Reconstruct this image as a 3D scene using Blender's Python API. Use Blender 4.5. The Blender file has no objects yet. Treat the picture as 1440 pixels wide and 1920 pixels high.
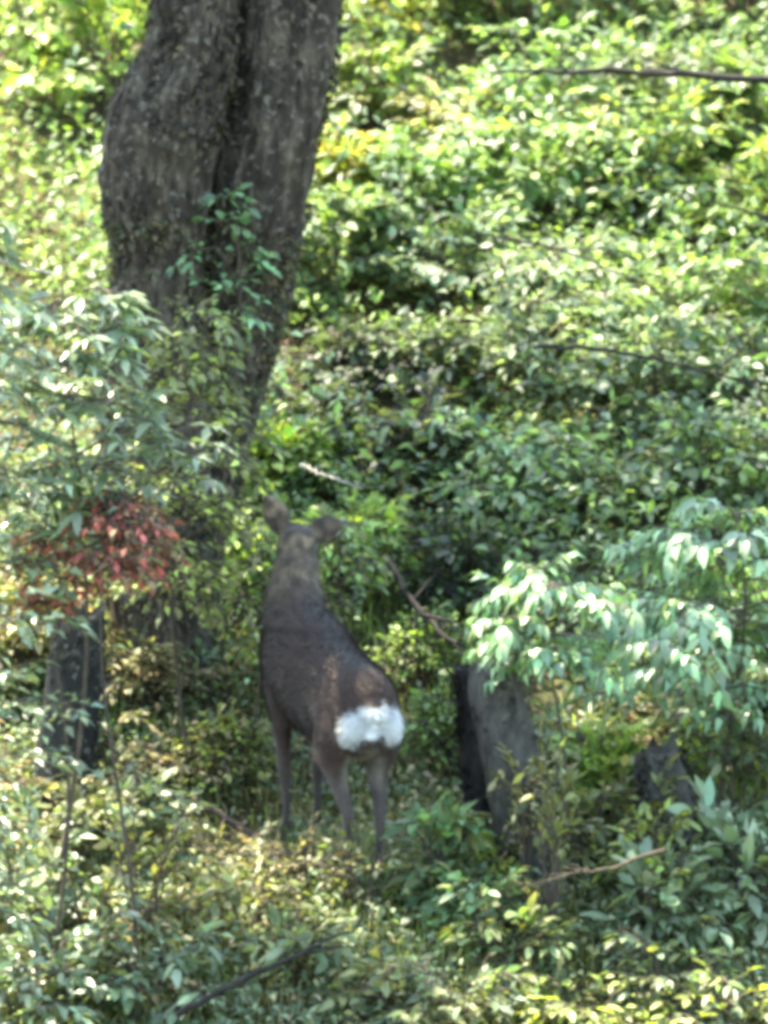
import bpy, bmesh, math, random
import numpy as np
from mathutils import Vector, Matrix, noise

rnd = random.Random(11)
rng = np.random.default_rng(11)
scene = bpy.context.scene
COL = scene.collection

# ------------------------------------------------------------------ camera
PITCH = math.radians(8.5)
CAM = Vector((0.18, -25.52, 5.158))
FWD = Vector((0, math.cos(PITCH), -math.sin(PITCH)))
UPV = Vector((0, math.sin(PITCH), math.cos(PITCH)))
DIST, PPM = 26.0, 500.0                       # photograph pixels per metre at the deer
cd = bpy.data.cameras.new('camera')
cam = bpy.data.objects.new('camera', cd)
COL.objects.link(cam)
cam.location = CAM
cam.rotation_euler = (math.pi / 2 - PITCH, 0, 0)
cd.sensor_fit = 'VERTICAL'
cd.sensor_height = 24
cd.lens = 12.0 / (960.0 / PPM / DIST)
cd.clip_start, cd.clip_end = 0.5, 400
cd.dof.use_dof = True
cd.dof.focus_distance = 25.6
cd.dof.aperture_fstop = 1.7
scene.camera = cam

# ------------------------------------------------------------------ light
SUN_EL, SUN_AZ = math.radians(62), math.radians(-48)       # azimuth from +Y towards +X
SUN = Vector((math.sin(SUN_AZ) * math.cos(SUN_EL), math.cos(SUN_AZ) * math.cos(SUN_EL), math.sin(SUN_EL)))
world = bpy.data.worlds.new('World')
scene.world = world
world.use_nodes = True
wn = world.node_tree.nodes
sky = wn.new('ShaderNodeTexSky')
sky.sky_type = 'NISHITA'
sky.sun_disc = False
sky.sun_elevation = SUN_EL
sky.sun_rotation = SUN_AZ
world.node_tree.links.new(sky.outputs[0], wn['Background'].inputs[0])
wn['Background'].inputs[1].default_value = 0.15
sl = bpy.data.lights.new('sun', 'SUN')
sl.energy = 3.6
sl.angle = math.radians(0.55)
sl.color = (1.0, 0.95, 0.84)
sun = bpy.data.objects.new('sun', sl)
COL.objects.link(sun)
sun.rotation_euler = SUN.to_track_quat('Z', 'Y').to_euler()
sun.location = (-6, 10, 20)

scene.view_settings.view_transform = 'Standard'
scene.view_settings.look = 'None'
scene.view_settings.gamma = 1
scene.view_settings.use_curve_mapping = False
scene.view_settings.exposure = 3.35
scene.view_settings.use_white_balance = True
scene.view_settings.white_balance_temperature = 7300
scene.view_settings.white_balance_tint = 4
scene.cycles.filter_width = 4.8
scene.cycles.use_denoising = True
scene.cycles.max_bounces = 8
scene.cycles.transmission_bounces = 4
scene.cycles.sample_clamp_indirect = 6

# ------------------------------------------------------------------ terrain
def sstep(a, b, x):
    t = np.clip((x - a) / (b - a), 0, 1)
    return t * t * (3 - 2 * t)

def ground(x, y):
    x = np.asarray(x, float); y = np.asarray(y, float)
    far = 0.42 * y
    ledge = 0.12 * y
    w = np.exp(-((x + 0.05) ** 2 + (y - 0.1) ** 2) / 0.9)
    z = far * (1 - w) + ledge * w
    # gully between the camera's bank and the deer's slope
    bank = 3.5 + (-25.5 - y) * 0.42
    k = sstep(-7.0, -13.0, y)
    z = z * (1 - k) + np.maximum(bank, -5.0) * k
    z = np.where(y < -25.5, 3.5 - (y + 25.5) * 0.1, z)
    z = np.where(y > 24, 0.42 * 24 + (y - 24) * 0.3, z)
    z = z - 0.05 * x * (1 - w)
    z = z + 0.05 * np.sin(1.9 * x + 0.8 * y) * np.cos(1.3 * y - .6 * x) * (1 - w) + 0.02 * np.sin(5.1 * x + 1.3) * np.sin(4.3 * y)*(1-w)
    return z

def ray(px, py):
    return FWD + Vector((1, 0, 0)) * ((px - 720) / (PPM * DIST)) + UPV * ((960 - py) / (PPM * DIST))

def P(px, py, Y):
    d = ray(px, py)
    return CAM + d * ((Y - CAM.y) / d.y)

def G(px, py):
    d = ray(px, py)
    lo, hi = 12.0, 90.0
    # march from the camera, first crossing on the deer's side of the gully
    t = 20.0
    while t < 80:
        q = CAM + d * t
        if q.z < float(ground(q.x, q.y)):
            break
        t += 0.1
    lo, hi = t - 0.1, t
    for _ in range(20):
        m = (lo + hi) / 2
        q = CAM + d * m
        if q.z < float(ground(q.x, q.y)): hi = m
        else: lo = m
    q = CAM + d * hi
    return Vector((q.x, q.y, float(ground(q.x, q.y))))

# ------------------------------------------------------------------ object helpers
def tag(o, label=None, cat=None, group=None, kind=None):
    if label: o['label'] = label
    if cat: o['category'] = cat
    if group: o['group'] = group
    if kind: o['kind'] = kind
    return o

def empty(name, loc):
    o = bpy.data.objects.new(name, None)
    o.empty_display_size = 0.1
    o.location = loc
    COL.objects.link(o)
    return o

def link(name, me, mat, parent=None):
    o = bpy.data.objects.new(name, me)
    COL.objects.link(o)
    if mat is not None and not me.materials:
        me.materials.append(mat)
    if parent is not None:
        o.parent = parent
        o.matrix_parent_inverse = Matrix.Translation(parent.location).inverted() if parent.type == 'EMPTY' and parent.parent is None else Matrix.Identity(4)
    return o

def np_mesh(name, V, F, tint=None, smooth=False):
    """V (n,3); F (m,k) with k = 3 or 4; tint (n,3)"""
    me = bpy.data.meshes.new(name)
    V = np.ascontiguousarray(V, np.float32); F = np.ascontiguousarray(F, np.int32)
    me.vertices.add(len(V)); me.vertices.foreach_set('co', V.ravel())
    k = F.shape[1]
    me.loops.add(F.size); me.loops.foreach_set('vertex_index', F.ravel())
    me.polygons.add(len(F))
    me.polygons.foreach_set('loop_start', np.arange(0, F.size, k, dtype=np.int32))
    me.polygons.foreach_set('loop_total', np.full(len(F), k, np.int32))
    if tint is not None:
        a = me.attributes.new('tint', 'FLOAT_COLOR', 'POINT')
        c = np.ones((len(V), 4), np.float32); c[:, :3] = tint
        a.data.foreach_set('color', c.ravel())
    if smooth:
        me.polygons.foreach_set('use_smooth', np.ones(len(F), bool))
    me.update(calc_edges=True)
    me.validate()
    return me

class Tubes:
    """collects tapered tubes, builds ONE mesh"""
    def __init__(self): self.V = []; self.F = []; self.n = 0
    def add(self, pts, rad, seg=5):
        pts = np.asarray(pts, float); rad = np.asarray(rad, float)
        n = len(pts)
        T = np.gradient(pts, axis=0); T /= np.linalg.norm(T, axis=1)[:, None] + 1e-9
        ref = np.array([0.31, 0.87, 0.2]) if abs(T[0][2]) > .5 else np.array([0.1, 0.2, 1.0])
        A = np.cross(T, ref); A /= np.linalg.norm(A, axis=1)[:, None] + 1e-9
        B = np.cross(T, A)
        th = np.linspace(0, 2 * np.pi, seg, endpoint=False)
        ring = pts[:, None, :] + rad[:, None, None] * (np.cos(th)[None, :, None] * A[:, None, :] + np.sin(th)[None, :, None] * B[:, None, :])
        self.V.append(ring.reshape(-1, 3))
        i = np.arange(n - 1)[:, None] * seg; j = np.arange(seg)[None, :]; j2 = (j + 1) % seg
        f = np.stack([i + j, i + j2, i + seg + j2, i + seg + j], -1).reshape(-1, 4) + self.n
        self.F.append(f)
        self.n += n * seg
    def build(self, name, mat, parent=None):
        me = np_mesh(name, np.concatenate(self.V), np.concatenate(self.F), smooth=True)
        return link(name, me, mat, parent)

# ------------------------------------------------------------------ materials
def new_mat(name):
    m = bpy.data.materials.new(name); m.use_nodes = True
    nt = m.node_tree; nt.nodes.clear()
    out = nt.nodes.new('ShaderNodeOutputMaterial')
    return m, nt, out

def leaf_material(name, rough, translucent, spec=0.5, pale_back=0.25):
    m, nt, out = new_mat(name)
    N, L = nt.nodes.new, nt.links.new
    at = N('ShaderNodeAttribute'); at.attribute_name = 'tint'
    oi = N('ShaderNodeObjectInfo')
    mul = N('ShaderNodeMix'); mul.data_type = 'RGBA'; mul.blend_type = 'MULTIPLY'; mul.inputs[0].default_value = 1
    L(at.outputs['Color'], mul.inputs[6]); L(oi.outputs['Color'], mul.inputs[7])
    geo = N('ShaderNodeNewGeometry')
    bk = N('ShaderNodeMath'); bk.operation = 'MULTIPLY'; bk.inputs[1].default_value = pale_back
    L(geo.outputs['Backfacing'], bk.inputs[0])
    mx = N('ShaderNodeMix'); mx.data_type = 'RGBA'
    L(bk.outputs[0], mx.inputs[0]); L(mul.outputs[2], mx.inputs[6]); mx.inputs[7].default_value = (0.17, 0.21, 0.13, 1)
    nz = N('ShaderNodeTexNoise'); nz.inputs['Scale'].default_value = 60
    tc = N('ShaderNodeTexCoord'); L(tc.outputs['Object'], nz.inputs['Vector'])
    hs = N('ShaderNodeHueSaturation')
    mr = N('ShaderNodeMapRange'); mr.inputs[3].default_value = 0.75; mr.inputs[4].default_value = 1.25
    L(nz.outputs[0], mr.inputs[0]); L(mr.outputs[0], hs.inputs['Value']); L(mx.outputs[2], hs.inputs['Color'])
    pb = N('ShaderNodeBsdfPrincipled')
    pb.inputs['Roughness'].default_value = rough
    pb.inputs['Specular IOR Level'].default_value = spec
    L(hs.outputs[0], pb.inputs['Base Color'])
    tr = N('ShaderNodeBsdfTranslucent')
    tb = N('ShaderNodeMix'); tb.data_type = 'RGBA'; tb.blend_type = 'MULTIPLY'; tb.inputs[0].default_value = 1
    tb.inputs[7].default_value = (1.65, 1.75, 0.85, 1)
    L(hs.outputs[0], tb.inputs[6]); L(tb.outputs[2], tr.inputs[0])
    ms = N('ShaderNodeMixShader'); ms.inputs[0].default_value = translucent
    L(pb.outputs[0], ms.inputs[1]); L(tr.outputs[0], ms.inputs[2]); L(ms.outputs[0], out.inputs[0])
    return m

def bark_material(name, dark, mid, light, lichen, scale=14.0, lich_amt=0.5, bump=0.6):
    m, nt, out = new_mat(name)
    N, L = nt.nodes.new, nt.links.new
    tc = N('ShaderNodeTexCoord')
    mp = N('ShaderNodeMapping'); mp.inputs['Scale'].default_value = (1, 1, 0.35)
    L(tc.outputs['Object'], mp.inputs['Vector'])
    n1 = N('ShaderNodeTexNoise'); n1.inputs['Scale'].default_value = scale; n1.inputs['Detail'].default_value = 8; n1.inputs['Roughness'].default_value = .7
    L(mp.outputs[0], n1.inputs['Vector'])
    cr = N('ShaderNodeValToRGB')
    e = cr.color_ramp.elements
    e[0].position = .3; e[0].color = (*dark, 1); e[1].position = .72; e[1].color = (*light, 1)
    k = e.new(.5); k.color = (*mid, 1)
    L(n1.outputs[0], cr.inputs[0])
    n2 = N('ShaderNodeTexNoise'); n2.inputs['Scale'].default_value = scale * 1.6; n2.inputs['Detail'].default_value = 5
    L(tc.outputs['Object'], n2.inputs['Vector'])
    r2 = N('ShaderNodeMapRange'); r2.inputs[1].default_value = .56; r2.inputs[2].default_value = .68; r2.inputs[4].default_value = lich_amt
    L(n2.outputs[0], r2.inputs[0])
    mx = N('ShaderNodeMix'); mx.data_type = 'RGBA'
    L(r2.outputs[0], mx.inputs[0]); L(cr.outputs[0], mx.inputs[6]); mx.inputs[7].default_value = (*lichen, 1)
    pb = N('ShaderNodeBsdfPrincipled'); pb.inputs['Roughness'].default_value = .85; pb.inputs['Specular IOR Level'].default_value = .25
    L(mx.outputs[2], pb.inputs['Base Color'])
    bp = N('ShaderNodeBump'); bp.inputs['Strength'].default_value = bump; bp.inputs['Distance'].default_value = .02
    L(n1.outputs[0], bp.inputs['Height']); L(bp.outputs[0], pb.inputs['Normal'])
    L(pb.outputs[0], out.inputs[0])
    return m

def ground_material():
    m, nt, out = new_mat('forest_soil')
    N, L = nt.nodes.new, nt.links.new
    tc = N('ShaderNodeTexCoord')
    n1 = N('ShaderNodeTexNoise'); n1.inputs['Scale'].default_value = 3; n1.inputs['Detail'].default_value = 10; n1.inputs['Roughness'].default_value = .75
    n2 = N('ShaderNodeTexNoise'); n2.inputs['Scale'].default_value = 45; n2.inputs['Detail'].default_value = 6
    L(tc.outputs['Object'], n1.inputs['Vector']); L(tc.outputs['Object'], n2.inputs['Vector'])
    c1 = N('ShaderNodeValToRGB'); e = c1.color_ramp.elements
    e[0].position = .38; e[0].color = (.045, .033, .024, 1); e[1].position = .62; e[1].color = (.05, .062, .022, 1)
    L(n1.outputs[0], c1.inputs[0])
    c2 = N('ShaderNodeValToRGB'); e = c2.color_ramp.elements
    e[0].position = .3; e[0].color = (.45, .42, .4, 1); e[1].position = .75; e[1].color = (2.0, 1.8, 1.5, 1)
    L(n2.outputs[0], c2.inputs[0])
    mx = N('ShaderNodeMix'); mx.data_type = 'RGBA'; mx.blend_type = 'MULTIPLY'; mx.inputs[0].default_value = 1
    L(c1.outputs[0], mx.inputs[6]); L(c2.outputs[0], mx.inputs[7])
    pb = N('ShaderNodeBsdfPrincipled'); pb.inputs['Roughness'].default_value = .95; pb.inputs['Specular IOR Level'].default_value = .15
    L(mx.outputs[2], pb.inputs['Base Color'])
    bp = N('ShaderNodeBump'); bp.inputs['Strength'].default_value = .8; bp.inputs['Distance'].default_value = .03
    L(n2.outputs[0], bp.inputs['Height']); L(bp.outputs[0], pb.inputs['Normal'])
    L(pb.outputs[0], out.inputs[0])
    return m

def coat_material(name, rough=.75, bump=True):
    m, nt, out = new_mat(name)
    N, L = nt.nodes.new, nt.links.new
    at = N('ShaderNodeAttribute'); at.attribute_name = 'tint'
    tc = N('ShaderNodeTexCoord')
    nz = N('ShaderNodeTexNoise'); nz.inputs['Scale'].default_value = 90; nz.inputs['Detail'].default_value = 5
    L(tc.outputs['Object'], nz.inputs['Vector'])
    hs = N('ShaderNodeHueSaturation')
    mr = N('ShaderNodeMapRange'); mr.inputs[3].default_value = 0.6; mr.inputs[4].default_value = 1.4
    L(nz.outputs[0], mr.inputs[0]); L(mr.outputs[0], hs.inputs['Value']); L(at.outputs['Color'], hs.inputs['Color'])
    pb = N('ShaderNodeBsdfPrincipled'); pb.inputs['Roughness'].default_value = rough; pb.inputs['Specular IOR Level'].default_value = .2
    pb.inputs['Sheen Weight'].default_value = .15; pb.inputs['Sheen Roughness'].default_value = .5
    L(hs.outputs[0], pb.inputs['Base Color'])
    if bump:
        bp = N('ShaderNodeBump'); bp.inputs['Strength'].default_value = .5; bp.inputs['Distance'].default_value = .01
        L(nz.outputs[0], bp.inputs['Height']); L(bp.outputs[0], pb.inputs['Normal'])
    L(pb.outputs[0], out.inputs[0])
    return m

M_LEAF = leaf_material('leaf_surface', .5, .38, .4)
M_GLOSS = leaf_material('glossy_leaf_surface', .38, .25, .6)
M_DRY = leaf_material('dry_leaf_surface', .7, .3, .2, .1)
M_TWIG = bark_material('twig_bark', (.03, .022, .016), (.06, .045, .032), (.11, .085, .06), (.15, .15, .12), 30, .2, .2)
M_PALE = bark_material('bleached_wood', (.16, .14, .11), (.3, .27, .22), (.42, .39, .33), (.4, .4, .36), 30, .3, .2)
M_DARKWOOD = bark_material('dark_wood', (.008, .007, .006), (.016, .013, .011), (.03, .025, .02), (.06, .06, .05), 25, .15, .4)  # near-black wood for bare branches and the snag's shadow strip
M_BARK = bark_material('grey_brown_bark', (.007, .005, .0035), (.036, .027, .018), (.13, .105, .075), (.19, .175, .135), 20, .6, 1.0)
M_BARK2 = bark_material('dark_bark', (.006, .006, .005), (.016, .0155, .013), (.034, .032, .026), (.06, .062, .05), 18, .3, .6)
M_SNAG = bark_material('weathered_grey_wood', (.022, .02, .017), (.062, .056, .048), (.115, .105, .09), (.15, .14, .12), 26, .4, 1.0)
M_SOIL = ground_material()
M_COAT = coat_material('deer_coat')
M_FUR = coat_material('deer_fur', .6, False)

# ------------------------------------------------------------------ leaves
# one leaf: base, left, mid, right, tip in leaf frame (length along d, width along w, normal n)
LEAF_T = np.array([[1, 2, 0], [0, 2, 3], [1, 4, 2], [2, 4, 3]])
def leaf_mesh_arrays(pos, d, n, length, width, fold=.18, droop=.15):
    """pos,d,n: (k,3); length,width: (k,)"""
    d = d / (np.linalg.norm(d, axis=1)[:, None] + 1e-9)
    w = np.cross(d, n); w /= np.linalg.norm(w, axis=1)[:, None] + 1e-9
    n = np.cross(w, d)
    Lk = length[:, None]; Wk = width[:, None]
    B = pos
    Lf = pos + d * Lk * .42 + w * Wk * .5 + n * Wk * fold
    Rt = pos + d * Lk * .42 - w * Wk * .5 + n * Wk * fold
    Md = pos + d * Lk * .45
    Tp = pos + d * Lk - n * Lk * droop
    V = np.stack([B, Lf, Md, Rt, Tp], 1).reshape(-1, 3)
    k = len(pos)
    F = (LEAF_T[None] + (np.arange(k) * 5)[:, None, None]).reshape(-1, 3)
    return V, F

def unit_leaf(name, aspect, fold, droop, mat):
    """a single finer leaf with an ovate outline, for leaves that are objects of their own"""
    t = np.array([0, .12, .3, .5, .72, .9, 1.0]); hw = np.array([.03, .3, .48, .5, .36, .14, .0]) * aspect
    V = []; F = []
    for ti, h in zip(t, hw):
        z = -droop * ti * ti
        V += [(ti, h, z + fold * h), (ti, 0, z), (ti, -h, z + fold * h)]
    for i in range(len(t) - 1):
        a = i * 3
        F += [(a, a + 1, a + 4, a + 3), (a + 1, a + 2, a + 5, a + 4)]
    V = np.array(V)
    me = np_mesh(name, V, np.array(F)[:, ::-1], tint=np.ones((len(V), 3)), smooth=True)
    me.materials.append(mat)
    return me

UNIT = {}
def get_unit(aspect, droop, mat):
    k = (round(aspect, 2), round(droop, 2), mat.name)
    if k not in UNIT:
        UNIT[k] = unit_leaf('leaf', aspect, .3, droop, mat)
    return UNIT[k]

def rot_z(v, a):
    c, s = math.cos(a), math.sin(a)
    return np.array([v[0] * c - v[1] * s, v[0] * s + v[1] * c, v[2]])

COLORS = dict(
    lime=((.155, .24, .05), .35), yellowlime=((.23, .28, .06), .35), green=((.085, .15, .035), .35),
    mid=((.11, .16, .05), .35), greygreen=((.105, .145, .075), .3), mint=((.135, .225, .105), .42),
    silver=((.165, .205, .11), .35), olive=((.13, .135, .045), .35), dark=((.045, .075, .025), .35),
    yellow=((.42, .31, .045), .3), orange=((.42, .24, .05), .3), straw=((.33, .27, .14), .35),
    red=((.27, .065, .05), .45), hay=((.17, .135, .075), .4), black=((.016, .02, .012), .4), brown=((.14, .085, .05), .4), acid=((.3, .38, .03), .2))  # black stands in for shade in the hollows

def tints(color, k, mix=None, frac=0.0):
    base, var = COLORS[color]
    c = np.array(base)[None] * np.exp(rng.normal(0, var, (k, 1))) * np.exp(rng.normal(0, .08, (k, 3)))
    if mix:
        b2, _ = COLORS[mix]
        sel = rng.random(k) < frac
        c[sel] = np.array(b2)[None] * np.exp(rng.normal(0, var, (sel.sum(), 1)))
    return np.clip(c, .004, .6)

def grow(base, H, R, nb=12, leaf=.055, aspect=.5, spacing=.03, style='spray', stem=None, droop=.15, lean=(0, 0), tw=1.0, flat=.5, az=None):
    """grows branches, twigs and leaf positions; returns tubes + leaf arrays"""
    base = np.array(base, float)
    tb = Tubes()
    pos, dr, nr, ln = [], [], [], []
    lean = np.array([lean[0], lean[1], 0.0])
    r0 = .003 + .0022 * H
    if stem:
        k = 14; t = np.linspace(0, 1, k)
        sp = base + np.outer(t, np.array([0, 0, H])) + np.outer(t ** 1.5, lean) * H
        sp[:, 0] += .03 * H * np.sin(t * 5 + base[0] * 7); sp[:, 1] += .03 * H * np.sin(t * 4 + 1)
        sp[0, 2] -= .1
        tb.add(sp, r0 * 1.05 * (1 - .85 * t) + .002, 6)
    for b in range(nb):
        a = (b * 2.399 + rnd.uniform(-.4, .4)) if az is None else rnd.uniform(*az)
        hd = np.array([math.cos(a), math.sin(a), 0])
        u = rnd.uniform(.55, 1.05)
        if stem:
            f = stem[0] + (stem[1] - stem[0]) * (b + rnd.random()) / nb
            st = base + np.array([0, 0, H * f]) + lean * H * f ** 1.5
            taper = math.sin(math.pi * min(1, max(.12, (f - stem[0]) / (stem[1] - stem[0] + 1e-6) * .8 + .15)))
            reach = R * u * max(.35, taper); rise = reach * rnd.uniform(.05, .5); sag = reach * rnd.uniform(.1, .45)
        else:
            st = base + hd * R * .06
            q = rnd.random()
            reach = R * u * (1.05 - .55 * q); rise = H * (.35 + .65 * q); sag = H * rnd.uniform(.05, .22)
        t = np.linspace(0, 1, 9)
        pts = st + np.outer(t ** 1.15 * reach, hd) + np.outer(rise * (1 - (1 - t) ** 1.7) - sag * t ** 3, [0, 0, 1]) + (0 if stem else np.outer(t, lean) * H)
        pts += np.cumsum(rng.normal(0, .006 + .01 * reach, (9, 3)), 0)
        if not stem: pts[0, 2] -= .05
        tb.add(pts, (r0 if not stem else r0 * .6) * (1 - .85 * t) + .0012, 5)
        nt = max(4, int(9 * tw))
        for j in range(nt):
            tt = .28 + .72 * (j + rnd.random() * .6) / nt
            i0 = min(7, int(tt * 8)); fr = tt * 8 - i0
            p0 = pts[i0] * (1 - fr) + pts[i0 + 1] * fr
            bd = pts[i0 + 1] - pts[i0]; bd = bd / (np.linalg.norm(bd) + 1e-9)
            side = 1 if j % 2 else -1
            hz = np.array([bd[0], bd[1], bd[2] * .4])
            td = rot_z(hz, side * rnd.uniform(.5, 1.2)); td[2] += rnd.uniform(-.25, .3)
            td /= np.linalg.norm(td) + 1e-9
            tl = max(.08, min(.5, (.42 * reach + .1) * (1.15 - .7 * tt) * rnd.uniform(.7, 1.2)))
            ns = 5; ts = np.linspace(0, 1, ns)
            tp = p0 + np.outer(ts * tl, td) - np.outer(ts ** 2 * tl * rnd.uniform(.05, .35), [0, 0, 1])
            tb.add(tp, .0035 * (1 - .7 * ts) + .0008, 3)
            if style == 'whorl':
                ends = [(tp[-1], td)]
                if tl > .2: ends.append((tp[2], td))
                for e, ed in ends:
                    m = rnd.randint(6, 9); a0 = rnd.random() * 6
                    for q in range(m):
                        aa = a0 + q * 2 * math.pi / m + rnd.uniform(-.2, .2)
                        v = np.array([math.cos(aa), math.sin(aa), rnd.uniform(-.55, .25)])
                        pos.append(e); dr.append(v + ed * .25); nr.append(np.array([0, 0, 1.0]) + rng.normal(0, .2, 3) + 0.3 * v * np.array([1, 1, 0])); ln.append(leaf * rnd.uniform(.7, 1.2))
            else:
                m = max(3, int(tl / spacing))
                for q in range(m):
                    s_ = (q + .6) / m
                    e = p0 + td * tl * s_ - np.array([0, 0, 1]) * (s_ ** 2) * tl * .2
                    for sd in ((1, -1) if style == 'pinnate' else ((1,) if q % 2 else (-1,))):
                        v = rot_z(td, sd * rnd.uniform(.55, 1.1))
                        v = v + np.array([0, 0, rnd.uniform(-.35, .12) - droop])
                        n_ = np.array([0, 0, 1.0]) + rng.normal(0, flat, 3)
                        pos.append(e); dr.append(v); nr.append(n_); ln.append(leaf * rnd.uniform(.6, 1.25))
                pos.append(tp[-1]); dr.append(td + np.array([0, 0, -.2 - droop])); nr.append(np.array([0, 0, 1.0]) + rng.normal(0, flat, 3)); ln.append(leaf * 1.1)
    return tb, np.array(pos), np.array(dr), np.array(nr), np.array(ln)

def leaf_objects(parent, idx, pos, dr, nr, ln, tn, unit):
    inv = Matrix.Translation(parent.location).inverted()
    for i in idx:
        d = Vector(dr[i]).normalized(); n = Vector(nr[i])
        w = n.cross(d).normalized(); n = d.cross(w)
        s = ln[i]
        M = Matrix(((d.x * s, w.x * s, n.x * s, pos[i][0]), (d.y * s, w.y * s, n.y * s, pos[i][1]), (d.z * s, w.z * s, n.z * s, pos[i][2]), (0, 0, 0, 1)))
        o = bpy.data.objects.new('leaf', unit)
        o.parent = parent
        o.matrix_parent_inverse = inv
        o.matrix_basis = M
        o.color = (*[float(c) for c in tn[i]], 1)
        COL.objects.link(o)

def plant(name, label, cat, base, H, R, color, group=None, mat=None, mix=None, frac=0., singles=14, bark=None, aspect=.5, droop=.15, **kw):
    mat = mat or M_LEAF
    e = tag(empty(name, Vector(base)), label, cat, group)
    tb, pos, dr, nr, ln = grow(base, H, R, aspect=aspect, droop=droop, **kw)
    keep = pos[:, 2] > ground(pos[:, 0], pos[:, 1]) + .012
    pos, dr, nr, ln = pos[keep], dr[keep], nr[keep], ln[keep]
    tn = tints(color, len(pos), mix, frac)
    tb.build('stem', bark or M_TWIG, e)
    # the leaves nearest the photographer and largest become parts of their own
    score = -pos[:, 1] + ln * 12 + pos[:, 2] * .6 + rng.random(len(pos)) * .3 * R
    order = np.argsort(-score)
    one, rest = order[:singles], order[singles:]
    leaf_objects(e, one, pos, dr, nr, ln * 1.15, tn, get_unit(aspect, droop, mat))
    V, F = leaf_mesh_arrays(pos[rest], dr[rest], nr[rest], ln[rest], ln[rest] * aspect, droop=droop)
    me = np_mesh('foliage', V, F, np.repeat(tn[rest], 5, 0))
    o = link('foliage', me, mat, e)
    o['kind'] = 'stuff'
    return e

# ------------------------------------------------------------------ ground
def build_ground():
    xs = np.concatenate([np.linspace(-60, -5, 30), np.linspace(-4.8, 4.8, 140), np.linspace(5, 60, 30)])
    ys = np.concatenate([np.linspace(-60, -4, 70), np.linspace(-3.9, 9, 190), np.linspace(9.3, 120, 60)])
    X, Y = np.meshgrid(xs, ys)
    Z = ground(X, Y)
    near = np.exp(-((X / 5) ** 4)) * np.exp(-(((Y - 2.5) / 7) ** 4))
    Z = Z + near * .012 * (np.sin(23 * X + 5 * np.sin(7 * Y)) * np.sin(19 * Y + 3 * np.sin(9 * X)))
    V = np.stack([X, Y, Z], -1).reshape(-1, 3)
    nx, ny = len(xs), len(ys)
    i = np.arange(ny - 1)[:, None] * nx; j = np.arange(nx - 1)[None]
    F = np.stack([i + j, i + j + 1, i + nx + j + 1, i + nx + j], -1).reshape(-1, 4)
    o = link('ground', np_mesh('ground', V, F, smooth=True), M_SOIL)
    tag(o, kind='structure')
build_ground()

# ------------------------------------------------------------------ trunks
def spline(rows, n):
    """rows of numbers, first column increasing parameter; Catmull-Rom to n rows"""
    A = np.array(rows, float)
    m = len(A)
    out = []
    for u in np.linspace(0, m - 1, n):
        i = min(m - 2, int(u)); f = u - i
        p0, p1, p2, p3 = A[max(0, i - 1)], A[i], A[i + 1], A[min(m - 1, i + 2)]
        out.append(.5 * (2 * p1 + (p2 - p0) * f + (2 * p0 - 5 * p1 + 4 * p2 - p3) * f * f + (3 * p1 - p0 - 3 * p2 + p3) * f ** 3))
    return np.array(out)

def trunk_mesh(name, path, radii, seg=40, rough=.03, ridge=.05, cap_top=False, seed=0., squash=1.0):
    """path (n,3) world, radii (n,), displaced bark"""
    n = len(path)
    T = np.gradient(path, axis=0); T /= np.linalg.norm(T, axis=1)[:, None]
    A = np.cross(T, [0, 1, 0]); A /= np.linalg.norm(A, axis=1)[:, None]
    B = np.cross(T, A)
    V = []
    for i in range(n):
        for j in range(seg):
            th = 2 * math.pi * j / seg
            c, s = math.cos(th), math.sin(th)
            d = A[i] * c + B[i] * s * squash
            q = Vector((c * 2.2 + seed, s * 2.2, path[i][2] * 1.4))
            big = noise.noise(q) * rough * 2.2
            q2 = Vector((c * 7 + seed, s * 7, path[i][2] * 5))
            fine = noise.noise(q2) * rough + (abs(noise.noise(Vector((c * 15, s * 15 + seed, path[i][2] * 5.5)))) - .2) * ridge + (noise.noise(Vector((c * 34, s * 34 + seed, path[i][2] * 16))) * ridge * .35 if seg > 60 else 0)
            V.append(path[i] + d * radii[i] * (1 + big + fine))
    i = np.arange(n - 1)[:, None] * seg; j = np.arange(seg)[None]; j2 = (j + 1) % seg
    F = np.stack([i + j, i + j2, i + seg + j2, i + seg + j], -1).reshape(-1, 4)
    V = np.array(V)
    if cap_top:
        # broken top: jagged rim, sunken centre
        top = slice((n - 1) * seg, n * seg)
        V[top] += np.outer(rng.normal(0, radii[-1] * .35, seg), T[-1])
        c = len(V)
        V = np.vstack([V, path[-1][None] - T[-1] * radii[-1] * .3])
        jj = np.arange(seg)
        # quads with the repeated centre are avoided: use thin quads from rim pairs
        F2 = np.stack([(n - 1) * seg + jj[::2], (n - 1) * seg + jj[1::2], (n - 1) * seg + (jj[1::2] + 1) % seg, np.full(seg // 2, c)], -1)
        F = np.vstack([F, F2])
    return np_mesh(name, V, F, smooth=True)

TREE_Y = 1.25
def px_path(rows, Y, n):
    """rows (px, py, half width px[, depth offset]) -> world path and radii"""
    R = []
    for r in rows:
        off = r[3] if len(r) > 3 else 0
        p = P(r[0], r[1], Y + off)
        R.append((p.x, p.y, p.z, r[2] / PPM * ((p - CAM).length / DIST)))
    S = spline(R, n)
    return S[:, :3], S[:, 3]

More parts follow.
